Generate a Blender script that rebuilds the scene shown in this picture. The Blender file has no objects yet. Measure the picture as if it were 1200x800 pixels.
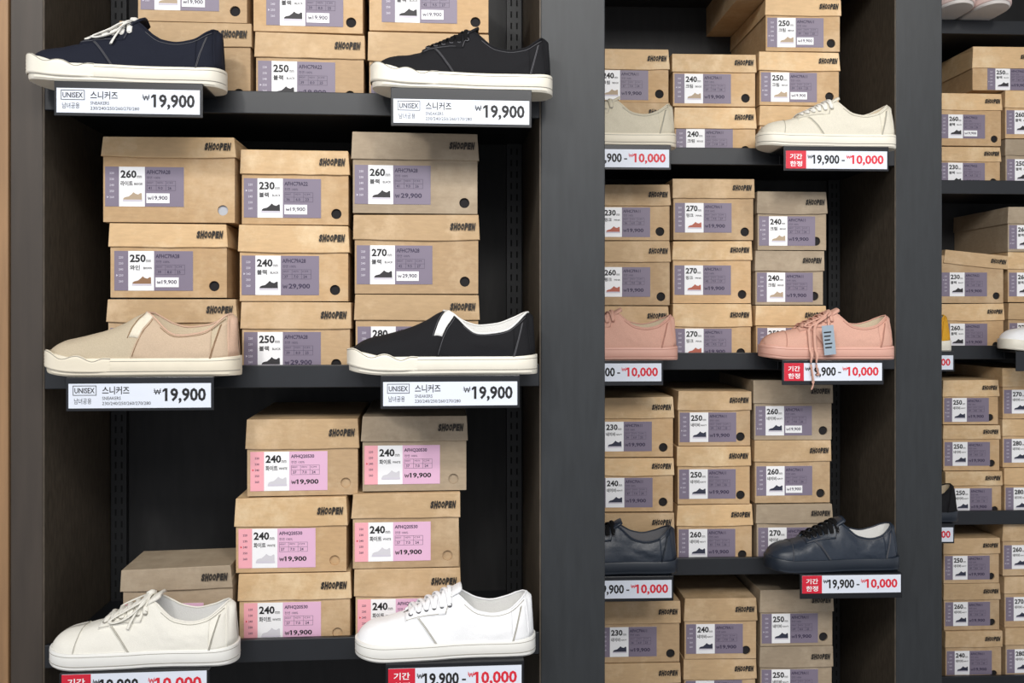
import bpy, math, random
from mathutils import Vector, Matrix, noise
from mathutils.geometry import tessellate_polygon
random.seed(11)
F=1100.0; HY=370.0; CAMZ=1.45
ZOOM=None
scn=bpy.context.scene
scn.view_settings.view_transform='Standard'
col=scn.collection

# ------------------------------------------------------------ materials
def lin(c):
    o=[]
    for v in c[:3]:
        v=v/255.0
        o.append(v/12.92 if v<=0.04045 else ((v+0.055)/1.055)**2.4)
    return (o[0],o[1],o[2],1.0)
_m={}
def mat(name,c,rough=0.6,nscale=0,var=0.0,bump=0.0,stretch=(1,1,1),spec=0.5,metal=0.0,objvar=0.0,wear=None):
    if name in _m: return _m[name]
    m=bpy.data.materials.new(name); m.use_nodes=True
    nt=m.node_tree; b=nt.nodes['Principled BSDF']
    base=lin(c)
    b.inputs['Base Color'].default_value=base
    b.inputs['Roughness'].default_value=rough
    b.inputs['Metallic'].default_value=metal
    b.inputs['Specular IOR Level'].default_value=spec
    m.diffuse_color=base
    if nscale:
        tc=nt.nodes.new('ShaderNodeTexCoord'); mp=nt.nodes.new('ShaderNodeMapping')
        mp.inputs['Scale'].default_value=stretch
        nz=nt.nodes.new('ShaderNodeTexNoise'); nz.inputs['Scale'].default_value=nscale
        nz.inputs['Detail'].default_value=5
        nt.links.new(tc.outputs['Object'],mp.inputs[0]); nt.links.new(mp.outputs[0],nz.inputs['Vector'])
        r=nt.nodes.new('ShaderNodeMapRange')
        r.inputs['From Min'].default_value=0.3; r.inputs['From Max'].default_value=0.7
        r.inputs['To Min'].default_value=1-var; r.inputs['To Max'].default_value=1+var
        nt.links.new(nz.outputs['Fac'],r.inputs['Value'])
        hs=nt.nodes.new('ShaderNodeHueSaturation'); hs.inputs['Color'].default_value=base
        last=r.outputs[0]
        if objvar:
            oi=nt.nodes.new('ShaderNodeObjectInfo'); r2=nt.nodes.new('ShaderNodeMapRange')
            r2.inputs['To Min'].default_value=1-objvar; r2.inputs['To Max'].default_value=1+objvar
            nt.links.new(oi.outputs['Random'],r2.inputs['Value'])
            mu=nt.nodes.new('ShaderNodeMath'); mu.operation='MULTIPLY'
            nt.links.new(last,mu.inputs[0]); nt.links.new(r2.outputs[0],mu.inputs[1]); last=mu.outputs[0]
        nt.links.new(last,hs.inputs['Value']); nt.links.new(hs.outputs[0],b.inputs['Base Color'])
        if wear:
            n2=nt.nodes.new('ShaderNodeTexNoise'); n2.inputs['Scale'].default_value=13; n2.inputs['Detail'].default_value=7; n2.inputs['Roughness'].default_value=.7
            ad=nt.nodes.new('ShaderNodeVectorMath'); ad.operation='ADD'
            oi=nt.nodes.new('ShaderNodeObjectInfo'); nt.links.new(tc.outputs['Object'],ad.inputs[0]); nt.links.new(oi.outputs['Location'],ad.inputs[1])
            nt.links.new(ad.outputs[0],n2.inputs['Vector'])
            r3=nt.nodes.new('ShaderNodeMapRange'); r3.inputs['From Min'].default_value=.48; r3.inputs['From Max'].default_value=.70; r3.inputs['To Max'].default_value=.75
            nt.links.new(n2.outputs['Fac'],r3.inputs['Value'])
            mx=nt.nodes.new('ShaderNodeMix'); mx.data_type='RGBA'
            nt.links.new(r3.outputs[0],mx.inputs['Factor']); nt.links.new(hs.outputs[0],mx.inputs['A']); mx.inputs['B'].default_value=lin(wear)
            nt.links.new(mx.outputs['Result'],b.inputs['Base Color'])
        if bump:
            bp=nt.nodes.new('ShaderNodeBump'); bp.inputs['Strength'].default_value=bump; bp.inputs['Distance'].default_value=0.002
            nt.links.new(nz.outputs['Fac'],bp.inputs['Height']); nt.links.new(bp.outputs[0],b.inputs['Normal'])
    _m[name]=m; return m

KRAFT=mat('kraft_board',(192,160,121),0.75,60,0.07,0.2,(1,1,3),0.25,objvar=0.10,wear=(210,184,150))
KRAFTLID=mat('kraft_lid_board',(208,175,132),0.55,50,0.06,0.2,(1,1,3),0.35,objvar=0.09,wear=(230,208,172))
SHADEK=mat('shade_grey_kraft_board',(162,145,123),0.75,60,0.07,0.2,(1,1,3),0.25,objvar=0.07,wear=(182,166,144))  # kraft again, with dimmer, cooler light painted into the board colour
SHADELID=mat('shade_grey_kraft_lid_board',(158,142,121),0.6,50,0.06,0.2,(1,1,3),0.3,objvar=0.06,wear=(184,168,146))  # matching lid, greyed in its colour to stand for shade
TAN=mat('tan_kraft_board',(182,154,120),0.75,60,0.07,0.2,(1,1,3),0.25,objvar=0.10,wear=(204,180,148))
TANLID=mat('tan_kraft_lid_board',(188,159,122),0.6,50,0.06,0.2,(1,1,3),0.3,objvar=0.09,wear=(216,190,156))
HOLE=mat('dark_hole',(26,24,26),0.9)
INK=mat('black_ink',(18,17,20),0.6)
LOGO=mat('wordmark_ink',(44,38,32),0.7)
INKP=mat('purple_ink',(52,42,70),0.6)
REDINK=mat('red_ink',(214,32,52),0.5)
WHITE=mat('label_white_paper',(240,240,242),0.5)
PURP=mat('label_purple_print',(124,114,132),0.5)
LILAC=mat('label_lilac_print',(222,178,206),0.5)
PINKP=mat('label_pink_print',(238,168,178),0.5)
PALE=mat('pale_ink',(205,200,212),0.6)
TAGW=mat('price_card_white',(222,228,240),0.35)
TAGR=mat('price_card_red',(206,30,54),0.4)
CHAR=mat('charcoal_laminate',(44,47,50),0.5,90,0.12,0.08,(1,1,0.15),0.4)
BACK=mat('black_back_laminate',(38,38,39),0.6,70,0.15,0.08,(1,1,0.2),0.3)
SIDE=mat('dark_brown_side_laminate',(78,70,60),0.6,160,0.25,0.15,(1,1,0.3),0.35)
SHELFM=mat('black_shelf_metal',(26,29,34),0.42,40,0.08,0.02,(1,1,1),0.5)
TRAYM=mat('black_tray_acrylic',(18,20,25),0.3)
UPR=mat('black_upright_steel',(30,31,33),0.5)
SLOT=mat('upright_slot_dark',(5,5,6),0.9)
WOOD=mat('warm_wood_edge',(150,116,82),0.5,14,0.15,0.05,(6,6,0.4))
MINI={'black':mat('mini_black',(40,38,42)),'brown':mat('mini_brown',(140,104,74)),'beige':mat('mini_beige',(176,156,132)),
      'white':mat('mini_white',(206,204,210)),'pink':mat('mini_pink',(176,96,78)),'navy':mat('mini_navy',(42,46,66))}

# ------------------------------------------------------------ mesh builder
_tx={}
def text2d(s,bold):
    k=(s,bold)
    if k in _tx: return _tx[k]
    cu=bpy.data.curves.new('tmp_text','FONT'); cu.body=s; cu.size=1; cu.resolution_u=2; cu.offset=bold
    o=bpy.data.objects.new('tmp_text',cu); col.objects.link(o)
    bpy.context.view_layer.update()
    me=bpy.data.meshes.new_from_object(o.evaluated_get(bpy.context.evaluated_depsgraph_get()))
    v=[(a.co.x,a.co.y) for a in me.vertices]; f=[tuple(p.vertices) for p in me.polygons]
    bpy.data.objects.remove(o); bpy.data.curves.remove(cu); bpy.data.meshes.remove(me)
    if not v: v=[(0,0)]; f=[]
    x0=min(a[0] for a in v); x1=max(a[0] for a in v); y0=min(a[1] for a in v); y1=max(a[1] for a in v)
    w=max(x1-x0,1e-4); h=max(y1-y0,1e-4)
    r=([( (a[0]-x0), (a[1]-y0)) for a in v],f,w,h); _tx[k]=r; return r

class MB:
    def __init__(s): s.v=[];s.f=[];s.m=[];s.sm=[]
    def face(s,pts,m=0,sm=False):
        n=len(s.v); s.v+= [tuple(p) for p in pts]; s.f.append(tuple(range(n,n+len(pts)))); s.m.append(m); s.sm.append(sm)
    def box(s,x0,x1,y0,y1,z0,z1,m=0,skip=()):
        n=len(s.v)
        s.v+=[(x0,y0,z0),(x1,y0,z0),(x1,y1,z0),(x0,y1,z0),(x0,y0,z1),(x1,y0,z1),(x1,y1,z1),(x0,y1,z1)]
        F6={'b':(0,3,2,1),'t':(4,5,6,7),'f':(0,1,5,4),'r':(1,2,6,5),'k':(2,3,7,6),'l':(3,0,4,7)}
        for k,q in F6.items():
            if k in skip: continue
            s.f.append(tuple(n+i for i in q)); s.m.append(m); s.sm.append(False)
    def rect(s,x0,x1,z0,z1,y,m=0): s.face([(x0,y,z0),(x1,y,z0),(x1,y,z1),(x0,y,z1)],m)
    def grid(s,rows,m=0,sm=True,flip=False):
        n=len(s.v); R=len(rows); C=len(rows[0])
        for r in rows: s.v+=[tuple(p) for p in r]
        for i in range(R-1):
            for j in range(C-1):
                a=n+i*C+j; q=(a,a+1,a+C+1,a+C)
                if flip: q=q[::-1]
                s.f.append(q); s.m.append(m); s.sm.append(sm)
    def tube(s,path,r,m=0,n=8,flat=1.0,closed=False):
        P=[Vector(p) for p in path]; K=len(P); n0=len(s.v)
        up=Vector((0,0,1)); 
        for i,p in enumerate(P):
            a=P[(i-1)%K] if (closed or i>0) else P[i]; b=P[(i+1)%K] if (closed or i<K-1) else P[i]
            t=(b-a); t=t.normalized() if t.length>1e-9 else Vector((1,0,0))
            x=t.cross(up); 
            if x.length<1e-3: x=t.cross(Vector((0,1,0)))
            x.normalize(); y=x.cross(t).normalized()
            for k in range(n):
                an=2*math.pi*k/n; s.v.append(tuple(p+x*(r*math.cos(an))+y*(r*flat*math.sin(an))))
        for i in range(K if closed else K-1):
            i2=(i+1)%K
            for k in range(n):
                k2=(k+1)%n
                s.f.append((n0+i*n+k,n0+i*n+k2,n0+i2*n+k2,n0+i2*n+k)); s.m.append(m); s.sm.append(True)
        if not closed:
            s.f.append(tuple(n0+k for k in range(n))[::-1]); s.m.append(m); s.sm.append(False)
            s.f.append(tuple(n0+(K-1)*n+k for k in range(n))); s.m.append(m); s.sm.append(False)
    def text(s,t,x,z,h,y,m,bold=0.0,w=None,right=False,slant=0):
        vv,ff,tw,th=text2d(t,bold); sz=h/th; sx=sz if w is None else w/tw
        W=tw*sx; ox=x-W if right else x
        n=len(s.v)
        s.v+=[(ox+a*sx+slant*b*sz,y,z+b*sz) for a,b in vv]
        for q in ff: s.f.append(tuple(n+i for i in q)); s.m.append(m); s.sm.append(False)
        return W
    def price(s,t,x,z,h,y,m,w,bold=.03):
        # price digits with a flag on the leading one; comma hangs below the baseline
        s.text(t,x,z,h,y,m,bold=bold,w=w)
        if t[0]=='1':
            s.face([(x+.002*0,y,z+h),(x-.15*h,y,z+.86*h),(x-.15*h,y,z+.72*h),(x+.01*h,y,z+.82*h)],m)
    def won(s,x,z,h,y,m,th=.13):
        w=h*1.05; T=h*th
        P=[(0,1),(.25,0),(.5,.8),(.75,0),(1,1)]
        for i in range(4):
            (a,b),(c,d)=P[i],P[i+1]
            s.face([(x+a*w-T/2,y,z+b*h),(x+c*w-T/2,y,z+d*h),(x+c*w+T/2,y,z+d*h),(x+a*w+T/2,y,z+b*h)],m)
        for q in (.62,.38): s.rect(x-.12*w,x+1.12*w,z+q*h-T*.3,z+q*h+T*.3,y-.0001,m)
    def make(s,name,mats,parent=None,merge=False,bevel=0,mesh=None):
        me=bpy.data.meshes.new(name); me.from_pydata(s.v,[],s.f)
        for mm in mats: me.materials.append(mm)
        me.polygons.foreach_set('material_index',s.m); me.polygons.foreach_set('use_smooth',s.sm)
        if merge:
            import bmesh
            b=bmesh.new(); b.from_mesh(me); bmesh.ops.remove_doubles(b,verts=b.verts,dist=0.00008)
            bmesh.ops.recalc_face_normals(b,faces=b.faces)
            b.to_mesh(me); b.free()
        me.update()
        o=bpy.data.objects.new(name,me); col.objects.link(o)
        if parent: o.parent=parent
        if bevel:
            md=o.modifiers.new('bevel','BEVEL'); md.width=bevel; md.segments=2; md.limit_method='ANGLE'; md.angle_limit=math.radians(50)
        return o
def empty(name,M,label=None,category=None,group=None):
    o=bpy.data.objects.new(name,None); o.empty_display_size=0.05; col.objects.link(o); o.matrix_world=M
    if label: o['label']=label
    if category: o['category']=category
    if group: o['group']=group
    return o

# ------------------------------------------------------------ bays
class Bay:
    def __init__(s,x0,d,tan):
        a=math.atan(tan); s.a=a
        s.U=Vector((math.cos(a),math.sin(a),0)); s.W=Vector((-math.sin(a),math.cos(a),0))
        s.P=Vector(((x0-600)/F*d,d,0))
    def un(s,px,py,w=0.0):
        D=Vector(((px-600)/F,1,(HY-py)/F)); D2=Vector((D.x,D.y,0))
        t=(s.P.dot(s.W)+w)/D2.dot(s.W); p=D2*t
        return (p-s.P).dot(s.U), t*D.z, t
    def M(s,u,w,z,rot=0.0):
        p=s.P+s.U*u+s.W*w
        return Matrix.Translation((p.x,p.y,CAMZ+z))@Matrix.Rotation(s.a+rot,4,'Z')
B1=Bay(345,1.49,0.08); B2=Bay(880,1.99,0.045); B3=Bay(1150,2.465,0.045)
Z=[0.776,0.356,-0.078,-0.512,-0.946]
FLO=0.019; WBOX=0.014; TR=-0.088; TRZ=-0.012; BACKW=0.315

# ------------------------------------------------------------ labels
MINISHAPE=[(0,.12),(.02,.3),(.12,.42),(.3,.5),(.45,.75),(.55,.98),(.66,.8),(.8,.72),(.93,.9),(.99,.86),(1,.12)]
def label_obj(parent,x,z,y,size,kor,eng,code,price,style,sticker,mini,rows):
    b=MB(); W=.122;H=.063
    mats=[WHITE,PURP if style=='purple' else LILAC,INK,PALE,MINI[mini],INKP,PINKP,REDINK]
    e=.0004
    b.box(0,W,-e,0,0,H,0)
    b.rect(0,.0215,0,H,-e-.0002,1 if style=='purple' else 6)
    b.rect(.0615,W,0,H,-e-.0002,1)
    t=-e-.0004
    for i,r in enumerate(rows):
        b.text(r,.007,H-.012-i*.0095,.0034,t,3 if style=='purple' else 5,bold=.01)
        if r==size:
            zc=H-.012-i*.0095+.0017
            b.face([(.003,t,zc-.0018),(.0058,t,zc),(.003,t,zc+.0018)],7 if style!='purple' else 3)
    b.text(size,.0240,.0450,.0125,t,2,bold=.032,w=.0245)
    b.text('mm',.0492,.0450,.0040,t,2,w=.0075)
    b.text(kor,.0240,.0325,.0080,t,2,bold=.02,w=.0190 if len(kor)>2 else .0155)
    b.text(eng,.0450,.034,.0036,t,2,bold=.01,w=.0130)
    sx=.029;sz=.014;ox=.028;oz=.009
    b.face([(ox+a*sx,t,oz+c*sz) for a,c in MINISHAPE],4)
    b.rect(ox-.0005,ox+sx+.0005,oz-.001,oz+.0018,t-.0001,3)
    b.text(code,.0640,.0515,.0066,t,5,bold=.025,w=.037)
    b.text('천연 100%',.0645,.0437,.0044,t,5)
    for i,q in enumerate(['HEIGHT','WIDTH','CM']):
        b.text(q,.0655+i*.015,.0365,.0026,t,5,w=.009)
    for q in (.0645,.079,.094,.109):
        b.rect(q,q+.0004,.0255,.0405,t,5)
    for q in (.0255,.033,.0405):
        b.rect(.0645,.1094,q,q+.0004,t,5)
    for i,q in enumerate({'230':['36','6.0','23'],'240':['37','7.0','24'],'250':['39','8.0','25'],'260':['41','9.0','26'],'270':['42','9.5','27'],'280':['43','10','28']}.get(size,['38','7.5','25'])):
        b.text(q,.067+i*.015,.0273,.0044,t,5,bold=.015)
    if sticker:
        b.box(.064,.100,-e-.0010,-e-.0002,.0055,.021,0)
        b.won(.0665,.0105,.0052,-e-.0012,5); b.text(price[1:],.0735,.0095,.0076,-e-.0012,5,bold=.02,w=.0235)
    else:
        m_=5 if style=='purple' else 2
        b.won(.0650,.0105,.0062,t,m_); b.price(price[1:],.0738,.009,.0092,t,m_,.034)
    o=b.make('size_label',mats,parent)
    o.location=(x,y,z)
    o['label']=('grey-purple' if style=='purple' else 'pink')+' printed size label reading '+size
    return o

def box_body(parent,w,h,d,mats,holepos,holer,holemat):
    b=MB()
    hx,hz=holepos; N=22
    outer=[Vector((0,0,0)),Vector((w,0,0)),Vector((w,h,0)),Vector((0,h,0))]
    hole=[Vector((hx+holer*math.cos(2*math.pi*i/N),hz+holer*math.sin(2*math.pi*i/N),0)) for i in range(N)]
    tri=tessellate_polygon([outer,hole]); allv=outer+hole
    for t in tri: b.face([(allv[i].x,0,allv[i].y) for i in t],0)
    for i in range(N):
        p,q=hole[i],hole[(i+1)%N]
        b.face([(p.x,0,p.y),(q.x,0,q.y),(q.x,.004,q.y),(p.x,.004,p.y)],0)
    b.face([(p.x,.004,p.y) for p in hole],1)
    b.box(0,w,0,d,0,h,0,skip=('f',))
    return b.make('box_body',[mats,holemat],parent)

def shoe_box(bay,x1,x2,ymid,hpx,lidpx,z0,spec,group,extra_tilt=0):
    w0=WBOX
    u1,_,t1=bay.un(x1,ymid,w0); u2,_,t2=bay.un(x2,ymid,w0); t=(t1+t2)/2
    w=u2-u1-.0065; h=hpx/F*t; lid=lidpx/F*t; d=spec.get('d',.282)
    tone=spec.get('tone','k')
    mb,ml={'k':(KRAFT,KRAFTLID),'g':(SHADEK,SHADELID),'t':(TAN,TANLID)}[tone]
    jit=random.uniform(-.018,.018)
    off=random.uniform(.003,.010)
    size=spec.get('size','250'); style=spec.get('style','purple')
    lab=('%s cardboard shoe box with %s size %s label'%({'k':'kraft','g':'shade-toned kraft','t':'tan'}[tone],'grey-purple' if style=='purple' else 'pink',size))
    root=empty('shoe_box',bay.M(u1+.0032,w0+off,z0,jit),lab,'shoe box',group)
    hr=.0083*(1.0 if bay is B1 else 1.15)
    hm={'d':HOLE,'k':mb,'w':mat('tissue_paper_grey',(178,182,190),.8)}[spec.get('hole','d')]
    box_body(root,w,h-.003,d,mb,(w-.020+random.uniform(-.002,.002),.017+random.uniform(0,.003)),hr,hm)
    b=MB(); e=.0026
    R=lambda q: random.uniform(0,q)
    x0,xx=-e,w+e; y0,yy=-e,d+e; zb,zt=h-lid,h-.0006
    NX=8; dent=[R(.0014)-.0004 for _ in range(NX+1)]; bow_=R(.0022); sag=[-R(.0010)-bow_*math.sin(math.pi*i/NX) for i in range(NX+1)]
    tl,tr_=R(.0034),R(.0034); tz=[-R(.0022),-R(.0022)]
    rows=[]
    for i in range(NX+1):
        a=i/NX
        rows.append([(x0+(xx-x0)*a,y0-dent[i]-.0006,zb+sag[i]),(x0+tl*.5+(xx-x0-tl*.5-tr_*.5)*a,y0-.0004,(zb+zt)/2),(x0+tl+(xx-x0-tl-tr_)*a,y0+.0004,zt+tz[0]*(1-a)+tz[1]*a)])
    b.grid(rows,0,False)
    fl,fr=rows[0],rows[-1]
    b.face([r[2] for r in rows]+[(xx-.001,yy,zt),(x0+.001,yy,zt)],0)
    b.face([fr[0],(xx,yy,zb),(xx-.001,yy,zt),fr[2],fr[1]],0)
    b.face([fl[0],fl[1],fl[2],(x0+.001,yy,zt),(x0,yy,zb)],0)
    b.face([(x0,yy,zb),(x0+.001,yy,zt),(xx-.001,yy,zt),(xx,yy,zb)],0)
    for i in range(NX):
        p,q=rows[i][0],rows[i+1][0]
        b.face([p,q,(q[0],-.0002,q[2]),(p[0],-.0002,p[2])],0)
    lo=b.make('lid',[ml],root,merge=True,bevel=.0012)
    if extra_tilt:
        lo.rotation_euler=(0,extra_tilt,0); lo.location=(0,0,.014)
    b=MB()
    lh=min(.0118,lid*.46); y_=y0-.0026
    hs=[1,1.08,1,.94,1.04,.97,1.08]; cw=.041/7; xs=w-.0040-.0425
    for i,ch in enumerate('SHOOPEN'):
        b.text(ch,xs+i*cw,h-lid*.5-lh*hs[i]*.5,lh*hs[i],y_,0,bold=.075,w=cw*.90,slant=.14)
    b.make('shop_wordmark',[LOGO],lo)
    if spec.get('label',True):
        bh=h-lid; H=.063; lx=spec.get('lx',.003); lz=max((bh-H)*.6,.0015) if bh>H+.002 else .0008
        lo2=label_obj(root,lx,lz,-.0002,size,spec.get('kor','블랙'),spec.get('eng','BLACK'),spec.get('code','AFHC79A28'),
             spec.get('price','₩19,900'),style,spec.get('st',False),spec.get('mini','black'),['220','230','240','250','260'])
        if bh<H+.0015: lo2.scale=(1,1,max((bh-.0015)/H,.4))
    return h

def column(bay,zi,floorpy,items,group,d=None):
    z=Z[zi]-FLO; py=floorpy
    for (x1,x2,h,lid,spec,*ex) in items:
        hh=shoe_box(bay,x1,x2,py-h/2,h,lid,z,spec,group,*ex)
        z+=hh+.0004; py-=h

def S(size,tone='k',**k): 
    r=dict(size=size,tone=tone); r.update(k); return r
BG=dict(kor='라이트',eng='BEIGE',mini='beige',code='AFHC79A28',st=True)
BR=dict(kor='와인',eng='BROWN',mini='brown',code='AFHC79A28',st=True)
BK=dict(kor='블랙',eng='BLACK',mini='black',code='AFHC79A22')
B9=dict(kor='블랙',eng='BLACK',mini='black',code='AFHC79A28',price='₩29,900')
PK=dict(kor='화이트',eng='WHITE',mini='white',code='AFHQ20530',style='pink')
g='shoe boxes on the top shelf of the first unit'
column(B1,1,124,[(138,295,97,28,S('250','t',**BG)),(158,291,96,28,S('260','t',lx=.004,**BG))],g)
column(B1,1,124,[(297,428,87,30,S('250','t',**BK)),(294,427,88,30,S('250','k',st=True,lx=.02,**BK))],g)
column(B1,1,124,[(430,575,91,36,S('260','t',**BK)),(430,575,92,30,S('270','k',st=True,lx=.02,**BK))],g)
g='shoe boxes on the middle shelf of the first unit'
column(B1,2,443,[(122,278,93,28,S('240','t',**BG)),(125,267,88,28,S('250','k',lx=.006,**BR)),(117,277,101,24,S('260','k',hole='w',**BG))],g)
column(B1,2,443,[(280,412,88,32,S('250','t',**B9)),(278,410,90,32,S('240','k',**B9)),(280,410,88,29,S('230','k',st=True,**BK))],g)
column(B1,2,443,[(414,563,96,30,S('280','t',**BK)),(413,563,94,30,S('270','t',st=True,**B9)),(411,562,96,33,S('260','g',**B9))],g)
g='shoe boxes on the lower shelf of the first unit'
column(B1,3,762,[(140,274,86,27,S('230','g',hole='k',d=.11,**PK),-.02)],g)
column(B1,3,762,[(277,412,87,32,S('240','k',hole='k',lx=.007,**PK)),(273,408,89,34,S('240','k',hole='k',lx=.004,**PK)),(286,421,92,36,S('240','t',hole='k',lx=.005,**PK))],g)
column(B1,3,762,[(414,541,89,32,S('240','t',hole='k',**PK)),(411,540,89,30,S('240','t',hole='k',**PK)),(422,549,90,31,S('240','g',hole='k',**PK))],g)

BE=dict(kor='크림',eng='BEIGE',mini='beige',code='AFHC79A11'); PN=dict(kor='핑크',eng='PINK',mini='pink',code='AFHC79A11')
NV=dict(kor='네이비',eng='NAVY',mini='navy',code='AFHC79A11')
g='shoe boxes on the top shelf of the second unit'
column(B2,1,183,[(690,787,65,24,S('240','t',**BE)),(690,786,63,24,S('240','k',**BE))],g)
column(B2,1,183,[(790,888,61,26,S('240','k',**BE)),(788,888,62,22,S('240','k',**BE))],g)
column(B2,1,183,[(890,987,63,24,S('250','k',**BE)),(890,987,63,22,S('250','k',st=True,**BE)),(897,987,62,20,S('250','k',st=True,**BE)),(865,985,60,20,S('260','t',**BE))],g)
g='shoe boxes on the second shelf of the second unit'
column(B2,2,423,[(694,786,66,25,S('250','t',**PN)),(692,787,76,25,S('260','t',**PN)),(692,787,66,25,S('230','t',**PN))],g)
column(B2,2,423,[(788,882,68,27,S('270','k',**PN)),(788,883,74,23,S('270','k',**PN)),(788,885,73,24,S('270','t',**PN))],g)
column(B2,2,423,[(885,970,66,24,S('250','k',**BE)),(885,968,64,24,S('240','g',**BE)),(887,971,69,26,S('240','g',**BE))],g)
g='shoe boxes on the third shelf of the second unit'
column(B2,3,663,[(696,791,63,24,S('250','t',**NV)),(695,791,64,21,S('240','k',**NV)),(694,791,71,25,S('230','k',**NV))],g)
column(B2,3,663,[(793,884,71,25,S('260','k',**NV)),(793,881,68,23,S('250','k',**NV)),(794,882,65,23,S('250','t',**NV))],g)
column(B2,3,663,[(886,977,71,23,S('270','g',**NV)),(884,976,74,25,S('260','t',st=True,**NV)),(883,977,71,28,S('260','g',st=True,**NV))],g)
g='shoe boxes on the bottom shelf of the second unit'
column(B2,4,903,[(700,799,62,24,S('250','t',**NV)),(700,799,63,24,S('240','t',**NV)),(700,799,73,27,S('230','t',**NV))],g)
column(B2,4,903,[(801,888,64,24,S('260','t',**NV)),(801,888,64,24,S('250','t',**NV)),(801,888,72,27,S('240','t',**NV))],g)
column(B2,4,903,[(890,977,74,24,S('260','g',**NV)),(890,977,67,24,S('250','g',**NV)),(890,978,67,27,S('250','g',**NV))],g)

g='shoe boxes on the shelves of the third unit'
column(B3,1,220,[(1101,1176,50,18,S('230','k',**BK)),(1100,1176,62,20,S('260','k',st=True,**BK))],g)
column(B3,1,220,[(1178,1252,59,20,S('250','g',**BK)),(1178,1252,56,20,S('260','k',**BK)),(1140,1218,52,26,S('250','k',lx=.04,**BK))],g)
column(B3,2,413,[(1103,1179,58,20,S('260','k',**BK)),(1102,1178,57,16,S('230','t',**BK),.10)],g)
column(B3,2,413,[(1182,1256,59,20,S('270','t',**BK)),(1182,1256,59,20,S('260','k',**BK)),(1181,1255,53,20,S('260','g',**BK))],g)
column(B3,3,608,[(1108,1176,54,17,S('250','k',**NV)),(1106,1174,54,17,S('250','k',**NV)),(1105,1173,53,20,S('250','k',**NV))],g)
column(B3,3,608,[(1178,1250,57,20,S('280','k',**NV)),(1176,1250,57,20,S('280','k',**NV)),(1175,1249,60,22,S('270','k',**NV))],g)
column(B3,4,801,[(1108,1176,59,19,S('240','t',**NV)),(1107,1175,55,19,S('260','t',**NV)),(1106,1174,54,19,S('250','t',**NV))],g)
column(B3,4,801,[(1178,1250,62,20,S('280','t',**NV)),(1177,1250,60,20,S('270','t',**NV)),(1175,1250,61,20,S('260','t',**NV))],g)

# ------------------------------------------------------------ shelf units
def unit(bay,uL,uR,tl,tr,label,trays,topz=1.0,lm=None):
    root=empty('shelving_unit',bay.M(0,0,0),label,'shelf')
    zb=-CAMZ+.002
    for a,b_,mm in ((uL-tl,uL,lm or CHAR),(uR,uR+tr,CHAR)):
        b=MB(); b.box(a,b_,0,BACKW,zb,topz,0)
        b.make('side_panel',[mm],root,bevel=.0015)
    for a,b_ in ((uL,uL+.0025),(uR-.0025,uR)):
        b=MB(); b.box(a,b_,.001,BACKW-.012,zb,topz-.001,0); b.make('side_liner',[SIDE],root)
    b=MB(); b.box(uL,uR,BACKW-.012,BACKW,zb,topz,0); b.make('back_panel',[BACK],root)
    for z in Z+[-1.36]:
        b=MB()
        b.box(uL+.003,uR-.003,.0105,BACKW-.013,z-FLO-.006,z-FLO,0)
        b.box(uL+.003,uR-.003,0,.010,z-.036,z,0)
        b.make('shelf_board',[SHELFM],root,bevel=.0012)
    for a in (uL+.006,uR-.034):
        b=MB(); y=BACKW-.026
        b.box(a,a+.028,y,BACKW-.013,zb,topz,0)
        zz=zb+.02
        while zz<topz-.03:
            b.box(a+.007,a+.010,y-.0004,y,zz,zz+.012,1); b.box(a+.018,a+.021,y-.0004,y,zz,zz+.012,1); zz+=.022
        b.make('slotted_upright',[UPR,SLOT],root)
    for (ua,ub,z,dz) in trays:
        b=MB(); t=z+TRZ
        b.box(ua,ub,TR,-.0005,t-.003,t,0)
        b.box(ua,ub,TR-.002,TR,t-.050+min(dz,.0),t,0)
        b.box(ua+.02,ub-.02,-.004,-.0005,t-.024,t-.003,0)
        b.make('display_tray',[TRAYM],root,bevel=.0008)
    return root

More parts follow.
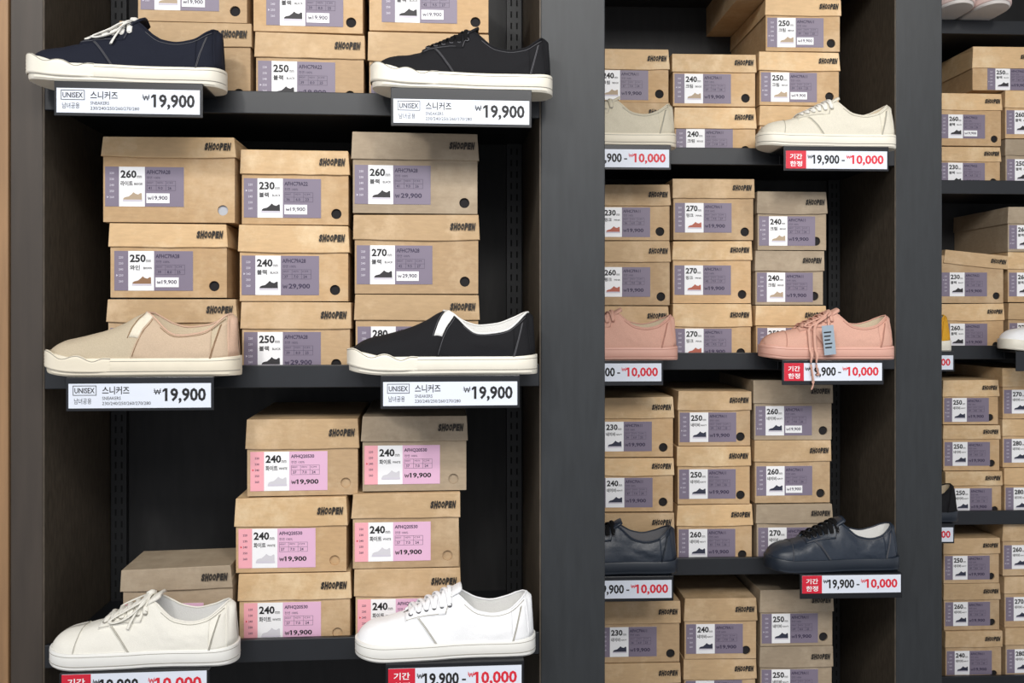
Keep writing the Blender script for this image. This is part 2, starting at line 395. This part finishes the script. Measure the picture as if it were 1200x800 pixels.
def price_tag(bay,ua,ub,z,kind,dz):
    W=ub-ua-.008; H=.036
    M=bay.M(ua+.004,TR-.0022,z+TRZ-.0455+dz)
    b=MB(); b.box(0,W,-.0012,0,0,H,0); y=-.0015
    if kind=='w':
        x0=W*.03; 
        for (a,c,d,e) in ((x0,x0+W*.165,H*.90,H*.925),(x0,x0+W*.165,H*.52,H*.545),(x0,x0+W*.004,H*.52,H*.925),(x0+W*.161,x0+W*.165,H*.52,H*.925)):
            b.rect(a,c,d,e,y,1)
        b.text('UNISEX',x0+W*.012,H*.61,H*.22,y,1,bold=.015,w=W*.14)
        b.text('남녀공용',x0+W*.01,H*.17,H*.24,y,1,w=W*.12)
        b.text('스니커즈',W*.235,H*.56,H*.33,y,1,bold=.015,w=W*.19)
        b.text('SNEAKERS',W*.235,H*.34,H*.13,y,1,w=W*.13)
        b.text('230/240/250/260/270/280',W*.235,H*.13,H*.13,y,1,w=W*.34)
        b.won(W*.600,H*.55,H*.24,y,1)
        b.price('19,900',W*.675,H*.17,H*.64,y,1,W*.29)
        lab='white price card reading 19,900 won in black'
    else:
        b.rect(0,W*.2,0,H,y,2)
        b.text('기간',W*.04,H*.53,H*.30,y-.0003,3,bold=.02,w=W*.12)
        b.text('한정',W*.04,H*.12,H*.30,y-.0003,3,bold=.02,w=W*.12)
        b.won(W*.216,H*.56,H*.22,y,1)
        b.price('19,900',W*.272,H*.18,H*.60,y,1,W*.255)
        b.rect(W*.55,W*.58,H*.43,H*.5,y,1)
        b.won(W*.598,H*.56,H*.22,y,4)
        b.price('10,000',W*.655,H*.18,H*.60,y,4,W*.31)
        lab='white price card with red block, 19,900 to 10,000 won'
    o=b.make('price_tag',[TAGW,INK,TAGR,WHITE,REDINK])
    o.matrix_world=M; o['label']=lab; o['category']='price tag'; o['group']='price cards on the shelf edges'

def tr(bay,zi,x1,x2,kind,dz,unit_list):
    py=HY-(Z[zi]+TRZ-.02)*F/bay.un(x1,HY,TR)[2]
    ua=bay.un(x1,py,TR)[0]; ub=bay.un(x2,py,TR)[0]
    unit_list.append((ua,ub,Z[zi],dz))
    if kind: price_tag(bay,ua,ub,Z[zi],kind,dz)
t1=[];t2=[];t3=[]
for a in ((1,64,238,'w',-.001),(1,458,623,'w',-.008),(2,78,251,'w',0),(2,446,609,'w',0),(3,70,246,'r',.0085),(3,452,614,'r',.003)): tr(B1,*a,t1)
for a in ((1,664,786,'r',0),(1,918,1041,'r',0),(2,657,777,'r',.004),(2,916,1035,'r',.004),(3,666,789,'r',.002),(3,937,1057,'r',.007)): tr(B2,*a,t2)
for a in ((2,1022,1118,'r',0),(3,1024,1118,'r',0),(2,1190,1290,None,0)): tr(B3,*a,t3)
uL=B1.un(50,HY)[0];uR=B1.un(634,HY)[0];uP=B1.un(709,HY)[0];uW=B1.un(12,HY)[0]
unit(B1,uL,uR,uL-uW,uP-uR,'charcoal laminate shelving unit with black metal shelves',t1,lm=mat('dark_bronze_panel',(62,54,47),.5,60,.15,.05,(1,1,.1)))
uR=B2.un(1050,HY)[0];uP=B2.un(1104,HY)[0];uL=uR-.79
unit(B2,uL,uR,.02,uP-uR,'charcoal shelving unit with canvas sneakers and shoe boxes',t2)
uL=B3.un(985,HY)[0]
unit(B3,uL,uL+.79,.02,.09,'charcoal shelving unit stacked with small shoe boxes',t3)

# ------------------------------------------------------------ shoes
def pch(tab):
    X=[a for a,_ in tab];Y=[b for _,b in tab];n=len(X)
    d=[(Y[i+1]-Y[i])/(X[i+1]-X[i]) for i in range(n-1)]
    m=[d[0]]+[0 if d[i-1]*d[i]<=0 else 2*d[i-1]*d[i]/(d[i-1]+d[i]) for i in range(1,n-1)]+[d[-1]]
    def f(x):
        if x<=X[0]: return Y[0]
        if x>=X[-1]: return Y[-1]
        for i in range(n-1):
            if x<=X[i+1]: break
        h=X[i+1]-X[i];t=(x-X[i])/h
        return (2*t**3-3*t*t+1)*Y[i]+(t**3-2*t*t+t)*h*m[i]+(-2*t**3+3*t*t)*Y[i+1]+(t**3-t*t)*h*m[i+1]
    return f
def smooth(a,b,x):
    t=min(max((x-a)/(b-a),0),1); return t*t*(3-2*t)
def catmull(P,n=6,closed=False):
    P=[Vector(p) for p in P]; out=[]; K=len(P)
    for i in range(K if closed else K-1):
        g_=lambda j: P[j%K] if closed else P[min(max(j,0),K-1)]
        p0,p1,p2,p3=g_(i-1),g_(i),g_(i+1),g_(i+2)
        for k in range(n):
            t=k/n; out.append(.5*((2*p1)+(-p0+p2)*t+(2*p0-5*p1+4*p2-p3)*t*t+(-p0+3*p1-3*p2+p3)*t**3))
    if not closed: out.append(P[-1])
    return out
BASE=pch([(0,.0405),(.12,.0435),(.3,.0435),(.42,.042),(.56,.037),(.7,.035),(.85,.035),(1,.035)])
HSN=pch([(0,.050),(.1,.0555),(.2,.061),(.27,.0665),(.36,.077),(.46,.091),(.54,.100),(.6,.091),(.68,.079),(.76,.075),(.85,.080),(.93,.089),(.975,.094),(1,.089)])
RSN=pch([(0,0),(.255,0),(.285,.008),(.46,.0115),(.55,.019),(.65,.024),(.8,.025),(.9,.021),(.95,.0125),(.975,0),(1,0)])
HSL=pch([(0,.048),(.1,.0555),(.2,.062),(.3,.070),(.4,.082),(.47,.094),(.51,.098),(.55,.092),(.62,.080),(.7,.074),(.8,.077),(.9,.087),(.975,.095),(1,.090)])
RSL=pch([(0,0),(.495,0),(.512,.011),(.54,.018),(.6,.024),(.68,.027),(.8,.027),(.9,.022),(.95,.0135),(.975,0),(1,0)])
SEED=[0]
def make_shoe(bay,zi,xa,xb,kind,mu,ms,ml,mlace,label,bump=0.0,sole=.027,bow=False,accent=None,rot=0.0,tongue=None,eyel=None,dang=False,dy=0,dz=0,stitch=None,group='display shoes on the shelf edges',stripe=None,bumper=None,gore=None,quarter=None,toecap=False,heel=None):
    SEED[0]+=1; sd0=SEED[0]*7.3
    wc=-.0455
    py=HY-(Z[zi]+TRZ)*F/bay.un(xa,HY,wc)[2]
    ua=bay.un(xa,py,wc-.01)[0]; ub=bay.un(xb,py,wc-.01)[0]
    L=ub-ua; k=L/.285; uc=(ua+ub)/2
    root=empty('sneaker' if kind=='sn' else 'slip_on_shoe',bay.M(uc,wc+dy,Z[zi]+TRZ+.0003+dz,rot),label,'shoe',group)
    root.scale=(k,min(k,1.0),k)
    L=.285; HT=HSN if kind=='sn' else HSL; RT=RSN if kind=='sn' else RSL
    def wS(s):
        a=min(s/.17,1); e1=(1-(1-a)**2.3)**(1/2.3); c=min((1-s)/.12,1); e2=(1-(1-c)**2.3)**(1/2.3)
        return BASE(s)*e1*e2
    def cx(s): return .004*math.sin(math.pi*min(s/.8,1))
    def spring(s): return .007*max(0,(.22-s)/.22)**2
    def zt(s): return sole+bump*(1-smooth(.05,.21,s))+.002*smooth(.85,1,s)+spring(s)*.5
    b0,b1=(.28,.54) if kind=='sn' else (.44,.56)
    drop=.008 if kind=='sn' else .012
    def pos(s,t,side,off=0.0):
        w=max(wS(s)-.0015,0);r=min(RT(s),w*.93);zb=zt(s)-.004;h=max(HT(s),zb+.010)
        if side<0: h-=drop*smooth(.55,.67,s)*(1-smooth(.84,.97,s))
        if s<.11: h=zb+(h-zb)*(max(1-(1-s/.11)**2.2,0))**.5
        bl=smooth(b0,b1,s)
        pe=.84-.06*smooth(.1,.3,s)
        def sec(t):
            th=t*math.pi/2
            y1=r+(w-r)*max(math.cos(th),0)**pe; z1=zb+(h-zb)*math.sin(th)**.93
            y2=w+(r-w)*t**1.4+.0025*math.sin(math.pi*t); z2=zb+(h-zb)*t
            return y1*(1-bl)+y2*bl, z1*(1-bl)+z2*bl
        y,z=sec(t)
        p0=Vector((s*8,t*2.2*side,sd0)); 
        crease=-.0010*math.exp(-((s-.245-.05*(1-t))/.012)**2)-.0008*math.exp(-((s-.30-.07*(1-t))/.010)**2) if kind=='sn' else -.0008*math.exp(-((s-.33-.06*(1-t))/.012)**2)
        off=off+(.0022*noise.noise(p0)+.0012*noise.noise(p0*2.7)+.0006*noise.noise(p0*6)+crease)*math.sin(math.pi*min(t,1))*min(1,s*8)
        if off:
            a=sec(max(t-.01,0)); c=sec(min(t+.01,1)); n=Vector((c[1]-a[1],-(c[0]-a[0])))
            if n.length>1e-9: n.normalize(); y+=n.x*off; z+=n.y*off
        return Vector(((s-.5)*L-.004*smooth(.8,1,s)*max(0,(z-.03)/.07), side*y+cx(s), z))
    N=80; st=[.5-.5*math.cos(math.pi*i/N) for i in range(N+1)]
    T=[j/14 for j in range(15)]
    b=MB()
    for side in (-1,1):
        b.grid([[pos(s,t,side) for t in T] for s in st],0,True)
    b.make('upper',[mu],root,merge=True)
    b=MB()
    def WS(s):
        a=max(min(s/.04,1,(1-s)/.03),0); return wS(s)+.0022*a**.5
    for side in (-1,1):
        rows=[]
        for s in st:
            a=max(min(s/.04,1,(1-s)/.03),0); W=WS(s); sp=spring(s); z1=zt(s); x=(s-.5)*(L+.006)
            prof=[(0,sp),(max(W-.003,0),sp),(W,sp+.003),(W-.0003*a,z1*.26+sp*.7),(W,z1*.28+sp*.7),(W,z1-.003),(max(W-.0013,0),z1-.0006),(max(W-.004,0),z1),(0,z1)]
            rows.append([(x,side*y+cx(s),z) for y,z in prof])
        b.grid(rows,0,True)
    so=b.make('sole',[ms],root,merge=True)
    so.modifiers.new('edge','EDGE_SPLIT').split_angle=math.radians(40)
    if stripe:
        b=MB()
        for side in (-1,1):
            pts=[]
            for i in range(1,N-1):
                s=st[i]; pts.append(((s-.5)*(L+.006),side*WS(s)+cx(s),zt(s)*.27+spring(s)*.7))
            b.tube(pts,.0006,0,5)
            pts=[]
            for i in range(1 if not bumper else 30,N-1):
                s=st[i]; pts.append(((s-.5)*(L+.006),side*(WS(s)-.0001)+cx(s),zt(s)*.82))
            b.tube(pts,.0005,0,5)
        b.make('sole_stripe',[stripe],root)
    if bumper:
        b=MB(); 
        for side in (-1,1):
            rows=[]; edge=[]
            for i in range(0,48):
                s=.36*(i/47)**1.5; W=WS(s); sp=spring(s)
                e=.0030*(1-smooth(.27,.36,s)); x=(s-.5)*(L+.006)-(.0030 if s<.004 else .0022*(1-smooth(0,.1,s)))
                wave=.0042*math.sin(s/.36*2*math.pi*2.2+.4)*(1-smooth(.27,.36,s))
                z0=sp*1.4+.007; z1=zt(s)*.98+wave-.001; row=[(W-.0008,z0-.001),(W+e,z0)]
                for q in range(1,9): row.append((W+e+(.0008 if q%2 else -.0004),z0+(z1-z0)*q/9))
                row+= [(W+e,z1),(max(W-.0020,0),z1+.0018)]
                rows.append([(x,side*max(y if s>0 else 0,0)+cx(s),z) for y,z in row])
                edge.append((x,side*(W+e*.9 if s>0 else 0)+cx(s),z1+.0002))
            b.grid(rows,0,True)
            if stripe: b.tube(edge,.0006,1,5)
        b.make('toe_bumper',[bumper]+([stripe] if stripe else []),root,merge=True)
    b=MB(); s0=.25 if kind=='sn' else .48
    for side in (-1,1):
        rows=[]
        for i in range(40):
            s=s0+(.9745-s0)*(1-(1-i/39)**1.6)
            p=pos(s,1,side); r=abs(p.y-cx(s)); wi=max(wS(s)-.0065,0)
            rr=max(r-.0008,0)
            prof=[(rr,p.z-.0006)]+[(rr+(wi-rr)*q**.7,(p.z-.0006)*(1-q)+.034*q) for q in (.2,.4,.6,.8,1)]+[(wi*.5,.033),(0,.033)]
            rows.append([(p.x,side*y+cx(s),z) for y,z in prof])
        b.grid(rows,0,True)
    b.make('lining',[ml],root,merge=True)
    b=MB(); s1=.525 if kind=='sn' else .498
    ss=[s1+(.974-s1)*(1-(1-i/30)**1.8) for i in range(31)]
    path=[pos(s,1,-1) for s in ss]+[pos(s,1,1) for s in ss[::-1][1:]]
    b.tube(path,.0016,0,8,closed=(kind!='sn'))
    b.make('collar_binding',[accent or mu],root)
    def patch(b,f0,f1,t0,t1,off,sides=(-1,1),ns=14,nt=6,m=0):
        for side in sides:
            rows=[]
            for i in range(-1,ns+2):
                a=min(max(i/ns,0),1); row=[]
                for j in range(-1,nt+2):
                    t=t0+(t1-t0)*min(max(j/nt,0),1); s=f0(t)*(1-a)+f1(t)*a
                    o=off if (0<=i<=ns and 0<=j<=nt) else -.0008
                    row.append(pos(s,t,side,o))
                rows.append(row)
            b.grid(rows,m,True)
    b=MB(); patch(b,lambda t:.860+.045*t+.03*t*t,lambda t:.985,.02,.86,.0020 if kind!='sn' else .0018,ns=10,nt=8); b.make('heel_counter',[quarter or mu],root,merge=True)
    b=MB(); patch(b,lambda t:.962-.004*t,lambda t:.9999,.05,.97,.0028,ns=8); b.make('heel_strip',[heel or accent or mu],root,merge=True)
    if toecap:
        b=MB(); patch(b,lambda t:.012+.0*t,lambda t:.185-.03*(1-t),.0,1.0,.0010,ns=14,nt=12); b.make('toe_cap',[mu],root,merge=True)
    if kind=='sn':
        q0=lambda t:.275+.16*(1-t)**1.2
        b=MB(); patch(b,q0,lambda t:.87,.0,.975,.0010,ns=44,nt=14); b.make('quarter_panel',[quarter or mu],root,merge=True)
        b=MB(); patch(b,lambda t:.268+.0*(1-t),lambda t:.545-.10*(1-t)**.8,.60,.985,.0024,ns=24); b.make('eyestay',[mu],root,merge=True)
        b=MB(); rows=[];rows2=[]
        for i in range(19):
            s=.27+.315*i/18; hz=HT(min(s,.53))-.0025
            if s>.5: hz+=(s-.5)*.16
            hw=.009+.013*smooth(.30,.5,s)
            if i==18: hw*=.8
            x=(s-.5)*L
            rows.append([(x,hw*q+cx(s),hz-.004*q*q) for q in (-1,-.6,-.2,.2,.6,1)])
            rows2.append([(x+.0015,hw*q+cx(s),hz-.004*q*q-.004) for q in (-1,-.6,-.2,.2,.6,1)])
        b.grid(rows,0); b.grid(rows2,0)
        b.grid([[r[0] for r in rows],[r[0] for r in rows2]],0); b.grid([[r[-1] for r in rows],[r[-1] for r in rows2]],0)
        b.grid([rows[-1],rows2[-1]],0)
        b.make('tongue',[tongue or mu],root,merge=True)
        n=6; es=[.300+.218*i/(n-1) for i in range(n)]
        ET=.77
        b=MB()
        for side in (-1,1):
            for s in es:
                c=pos(s,ET,side,.0031); a_=pos(s,ET-.08,side,.0031); d_=pos(s,ET+.08,side,.0031)
                v=(d_-a_).normalized(); xx=Vector((1,0,0))
                b.tube([c+xx*(.0029*math.cos(q*math.pi/4))+v*(.0029*math.sin(q*math.pi/4)) for q in range(8)],.0010,0,6,closed=True)
        b.make('eyelets',[eyel or mlace],root)
        b=MB()
        E=lambda i,sd: pos(es[i],ET,sd,.0033)
        def lace(p,q,lift=.003,r=.0041):
            m=(p+q)/2; m.z=max(m.z,HT(.5+m.x/L)+lift)
            u1=p*.62+m*.38; u1.z=p.z*.30+m.z*.70+.0008; u2=q*.62+m*.38; u2.z=q.z*.30+m.z*.70+.0008
            b.tube(catmull([p+Vector((0,0,-.0012)),u1,m,u2,q+Vector((0,0,-.0012))],4),r,0,7,flat=.42)
        lace(E(0,-1),E(0,1))
        for i in range(n-1):
            lace(E(i,-1),E(i+1,1),.0030); lace(E(i,1),E(i+1,-1),.0054)
        lace(E(n-1,-1),E(n-1,1),.006,.0036)
        c=Vector(((.525-.5)*L,cx(.53),HT(.53)+.006))
        def sp_(L_,side): 
            return [c]+[pos(s,t,side,o) for s,t,o in L_]
        if bow:
            b.tube(catmull(sp_([(.48,.97,.009),(.42,.88,.008),(.36,.80,.0065),(.33,.72,.006),(.355,.64,.006),(.41,.68,.007),(.46,.80,.008),(.50,.93,.008)],-1)+[c],5),.0034,0,7,flat=.45)
            b.tube(catmull(sp_([(.50,.97,.008),(.47,.82,.007),(.445,.64,.005),(.43,.48,.004)],-1),5),.0034,0,7,flat=.45)
            b.tube(catmull(sp_([(.46,.97,.010),(.38,.92,.010),(.34,.86,.008),(.36,.78,.007),(.42,.84,.008),(.50,.95,.008)],1)+[c],5),.0034,0,7,flat=.45)
            b.tube([c+Vector((-.004,-.005,0)),c+Vector((0,0,.002)),c+Vector((.004,.005,0))],.0045,0,8)
        if dang:
            for q,(sx_,zend) in enumerate(((.325,-.062),(.365,-.030))):
                P=[c,pos(.47,.93,-1,.009),pos(.42,.80,-1,.008),pos(sx_+.01,.60,-1,.006),pos(sx_,.35,-1,.005),pos(sx_,.0,-1,.006)]
                x=P[-1].x; yb=-.0520
                P+=[Vector((x,yb,.012)),Vector((x-.002,yb-.001,-.01)),Vector((x+.003,yb-.0005,(zend-.01)/2-.01)),Vector((x-.001,yb,zend))]
                b.tube(catmull(P,5),.0036,0,7,flat=.5)
            b.tube(catmull(sp_([(.48,.97,.008),(.42,.90,.007),(.33,.82,.0065),(.31,.70,.006),(.37,.68,.006),(.50,.93,.008)],-1)+[c],5),.0036,0,7,flat=.5)
        b.make('laces',[mlace],root)
        if dang:
            b=MB(); b.box(.0,.025,-.0008,0,-.062,0,0)
            for i in range(5): b.rect(.003,.003+.016-.002*(i%3),-.016-i*.008,-.0130-i*.008,-.0011,1)
            b.tube([(.012,-.0004,-.003),(.014,.004,.010),(.020,.014,.020)],.0006,1,5)
            h=b.make('hang_tag',[mat('hang_tag_paper',(150,166,180),.6),INK],root); h.location=((.40-.5)*L,-.0510,.072); h.rotation_euler=(.0,-.10,0)
            h['label']='blue-grey paper hang tag'
    else:
        b=MB(); patch(b,lambda t:.410+.100*t,lambda t:.452+.104*t,.34,.99,.0012,ns=6,nt=8); b.make('elastic_gore',[gore or ml],root,merge=True)
        b=MB(); patch(b,lambda t:.452+.104*t,lambda t:.875,.0,.955,.0016,ns=30,nt=10); b.make('quarter_panel',[quarter or mu],root,merge=True)
    b=MB()
    def stl(fn,n_=14,r=.00055): b.tube([fn(q/n_) for q in range(n_+1)],r,0,5)
    for side in (-1,1):
        if kind=='sn':
            for dd in (.006,.013):
                stl(lambda q: pos(.275+.16*(1-q*.58)**1.2+dd,.58*q+.02,side,.0015))
            stl(lambda q: pos(.275+.18*q,.625,side,.0028))
            stl(lambda q: pos(.545-.10*(1-(.62+.34*q))**.8-.006,.62+.35*q,side,.0028))
            if toecap: stl(lambda q: pos(.180-.03*(1-q),q,side,.0015))
        else:
            stl(lambda q: pos(.460+.104*(.05+.88*q),.05+.88*q,side,.0021))
            stl(lambda q: pos(.402+.100*(.34+.6*q),.34+.6*q,side,.0006))
        stl(lambda q: pos(.60+.35*q,.91,side,.0019 if kind=='sl' else .0014))
        for dd in (.005,.011):
            stl(lambda q: pos(.860+dd+.045*(.04+.8*q)+.03*(.04+.8*q)**2,.04+.8*q,side,.0024))
    b.make('stitching',[stitch or mu],root)
    return root

def canvas(n,c,r=.85,v=.07): return mat(n,c,r,700,v,.3,spec=.2)
RUB=mat('white_rubber',(230,225,211),.45,30,.03,.1); RUBC=mat('cream_rubber',(226,217,197),.5,30,.03,.1); RUBW=mat('bright_white_rubber',(232,231,226),.45,30,.02,.1)
NAVYC=canvas('navy_canvas',(29,32,44)); BLKC=canvas('black_canvas',(27,27,30)); BEIC=canvas('beige_canvas',(192,178,154))
WHC=canvas('white_canvas',(240,241,243),.7,.02); CRC=canvas('off_white_canvas',(233,230,220),.8,.03)
CREC=canvas('cream_canvas',(206,198,178)); CREW=canvas('pale_cream_canvas',(216,211,196)); PNKC=canvas('pink_canvas',(208,163,146)); PNKR=mat('pink_rubber',(210,162,146),.5,30,.03)
NAVL=mat('dark_navy_leather',(33,42,55),.42,220,.08,.2); NAVR=mat('dark_navy_rubber',(28,36,47),.45)
LW=canvas('white_lace_cotton',(228,226,220)); LBR=canvas('brown_lining',(150,120,92)); LBE=canvas('beige_lining',(214,198,172)); LWH=canvas('white_lining',(232,232,230),.85,.02)
LPK=canvas('rose_beige_trim',(206,174,152))
LBK=canvas('black_lace_cotton',(15,15,17)); GRYST=canvas('grey_thread',(90,90,94)); GRL=canvas('grey_lining',(120,120,124))
STG=mat('stripe_grey',(150,146,136),.5); STC=mat('seam_cream',(170,166,154),.7)
ORC=canvas('mustard_canvas',(214,160,50))
make_shoe(B1,1,37,261,'sn',NAVYC,RUB,LBR,LW,'navy canvas sneaker with white laces and rubber sole',bump=.009,bow=True,stitch=GRYST,accent=NAVYC,eyel=LW,rot=.04,stripe=STG,bumper=RUB,sole=.028)
make_shoe(B1,1,438,646,'sn',BLKC,RUB,LBK,LBK,'black canvas sneaker with black laces, white sole',bump=.009,stitch=GRYST,rot=.02,stripe=STG,bumper=RUB,sole=.028,eyel=GRYST)
make_shoe(B1,2,57,279,'sl',BEIC,RUBC,LBE,LBE,'beige canvas slip-on shoe with cream sole',bump=.006,accent=LPK,rot=.0,stripe=STG,bumper=RUBC,gore=canvas('pale_elastic',(230,221,202)),stitch=LBR,sole=.028,quarter=canvas('rose_beige_canvas',(198,176,152)))
make_shoe(B1,2,411,628,'sl',BLKC,RUB,LWH,LWH,'black canvas slip-on with white elastic and lining',bump=.006,accent=LWH,rot=.02,stripe=STG,bumper=RUB,stitch=GRYST,sole=.028,heel=BLKC)
make_shoe(B1,3,60,277,'sn',CRC,RUBW,LWH,CRC,'off-white canvas lace-up sneaker with white sole',bump=.001,bow=True,stitch=STC,eyel=STG,stripe=STG,toecap=True)
make_shoe(B1,3,418,626,'sn',WHC,RUBW,LWH,WHC,'bright white leather sneaker with white laces',bump=.001,stitch=STC,eyel=GRYST,rot=.03,stripe=STG)
make_shoe(B2,1,634,791,'sn',CREC,RUBC,LBE,CREC,'cream canvas sneaker with matching laces',bump=.002,stitch=STC,eyel=STC,stripe=STG)
make_shoe(B2,1,890,1048,'sn',CREW,RUB,LBE,LW,'pale cream canvas sneaker with white laces',bump=.002,stitch=STC,eyel=STC,stripe=STG,toecap=True)
RT_=mat('rose_thread',(176,124,108))
make_shoe(B2,2,636,793,'sn',PNKC,PNKR,LBE,PNKC,'pink canvas sneaker with pink rubber sole',bump=.002,stitch=RT_,eyel=RT_,stripe=RT_)
make_shoe(B2,2,893,1046,'sn',PNKC,PNKR,LBE,PNKC,'pink canvas sneaker with dangling laces and tag',bump=.002,dang=True,stitch=RT_,eyel=RT_,toecap=True,stripe=RT_)
make_shoe(B2,3,637,793,'sn',NAVL,NAVR,GRL,LBK,'dark navy leather sneaker with black laces',bump=.002,stitch=NAVR,eyel=GRYST)
make_shoe(B2,3,899,1053,'sn',NAVL,NAVR,LWH,LBK,'dark navy leather sneaker with dark sole',bump=.002,stitch=GRYST,eyel=GRYST,rot=.04,toecap=True)
make_shoe(B3,2,988,1113,'sn',ORC,RUB,LWH,LW,'mustard yellow canvas sneaker with white sole',bump=.002)
make_shoe(B3,2,1176,1300,'sn',WHC,RUB,LWH,WHC,'white canvas sneaker with white rubber sole',bump=.002)
make_shoe(B3,3,996,1121,'sn',BLKC,NAVR,LBE,LBK,'black sneaker with beige lining and dark sole',bump=.002)
for xa in (1064,1106):
    make_shoe(B3,0,xa-8,xa+112,'sn',WHC,mat('pale_grey_rubber',(206,200,196),.5),GRL,LW,'white sneaker with toe pointing out from shelf',bump=.004,accent=GRYST,rot=math.pi/2,dy=.07,dz=.0125,bumper=mat('blush_rubber',(222,196,190),.5))

# ------------------------------------------------------------ room
def struct(name,x0,x1,y0,y1,z0,z1,m,lab):
    b=MB(); b.box(x0,x1,y0,y1,z0,z1); o=b.make(name,[m]); o['kind']='structure'; o['label']=lab; o['category']=name.split('_')[0]; return o
struct('floor',-3,4.5,-2.5,3.6,-.1,0,mat('grey_floor_tile',(150,146,140),.4,6,.08),'grey tiled shop floor')
struct('ceiling',-3,4.5,-2.5,3.6,3.0,3.1,mat('grey_ceiling_paint',(120,118,115),.8,6,.05),'grey painted shop ceiling')
struct('wall_back',-3,4.5,3.3,3.4,0,3.0,mat('dark_wall_paint',(50,50,52),.8,6,.05),'dark painted wall behind the shelving')
M=B1.M(0,0,0); 
b=MB(); b.box(uW-.10,uW-.0015,-.004,.33,-CAMZ,1.0); o=b.make('trim_1',[WOOD],bevel=.002); o.matrix_world=M; o['kind']='structure'; o['label']='warm wood trim beside the shelving'; o['category']='trim'

# ------------------------------------------------------------ camera and light
cam=bpy.data.cameras.new('camera'); cam.lens=F/1200*36; cam.sensor_width=36; cam.shift_y=-30/1200; cam.clip_start=.02
if ZOOM:
    cam.lens*=ZOOM[2]; cam.shift_x=(ZOOM[0]-600)/1200*ZOOM[2]; cam.shift_y=(370-ZOOM[1])/1200*ZOOM[2]
co=bpy.data.objects.new('camera',cam); col.objects.link(co); co.location=(0,0,CAMZ); co.rotation_euler=(math.pi/2,0,0); scn.camera=co
w=bpy.data.worlds.new('world'); scn.world=w; w.use_nodes=True
w.node_tree.nodes['Background'].inputs[0].default_value=(.90,.93,1,1); w.node_tree.nodes['Background'].inputs[1].default_value=.80
def light(kind,name,loc,tgt,e,c,size,**k):
    l=bpy.data.lights.new(name,kind); l.energy=e; l.color=c
    if kind=='AREA': l.shape='RECTANGLE'; l.size=size[0]; l.size_y=size[1]
    else: l.shadow_soft_size=size; l.spot_size=math.radians(k.get('ang',60)); l.spot_blend=.6
    o=bpy.data.objects.new(name,l); col.objects.link(o); o.location=loc
    o.rotation_euler=(Vector(tgt)-Vector(loc)).to_track_quat('-Z','Y').to_euler(); return o
light('AREA','ceiling_panel_light',(.2,-.8,2.9),(.2,1.8,1.0),84,(1,.985,.96),(2.6,.7))
light('SPOT','track_spot_light',(-.9,-.2,2.75),(-.35,1.5,1.3),52,(1,.96,.90),.08,ang=66)
light('SPOT','track_spot_light',(.4,.0,2.75),(.5,1.9,1.4),42,(1,.96,.90),.10,ang=66)
light('SPOT','track_spot_light',(1.3,.6,2.75),(1.2,2.4,1.4),38,(1,.96,.90),.10,ang=60)
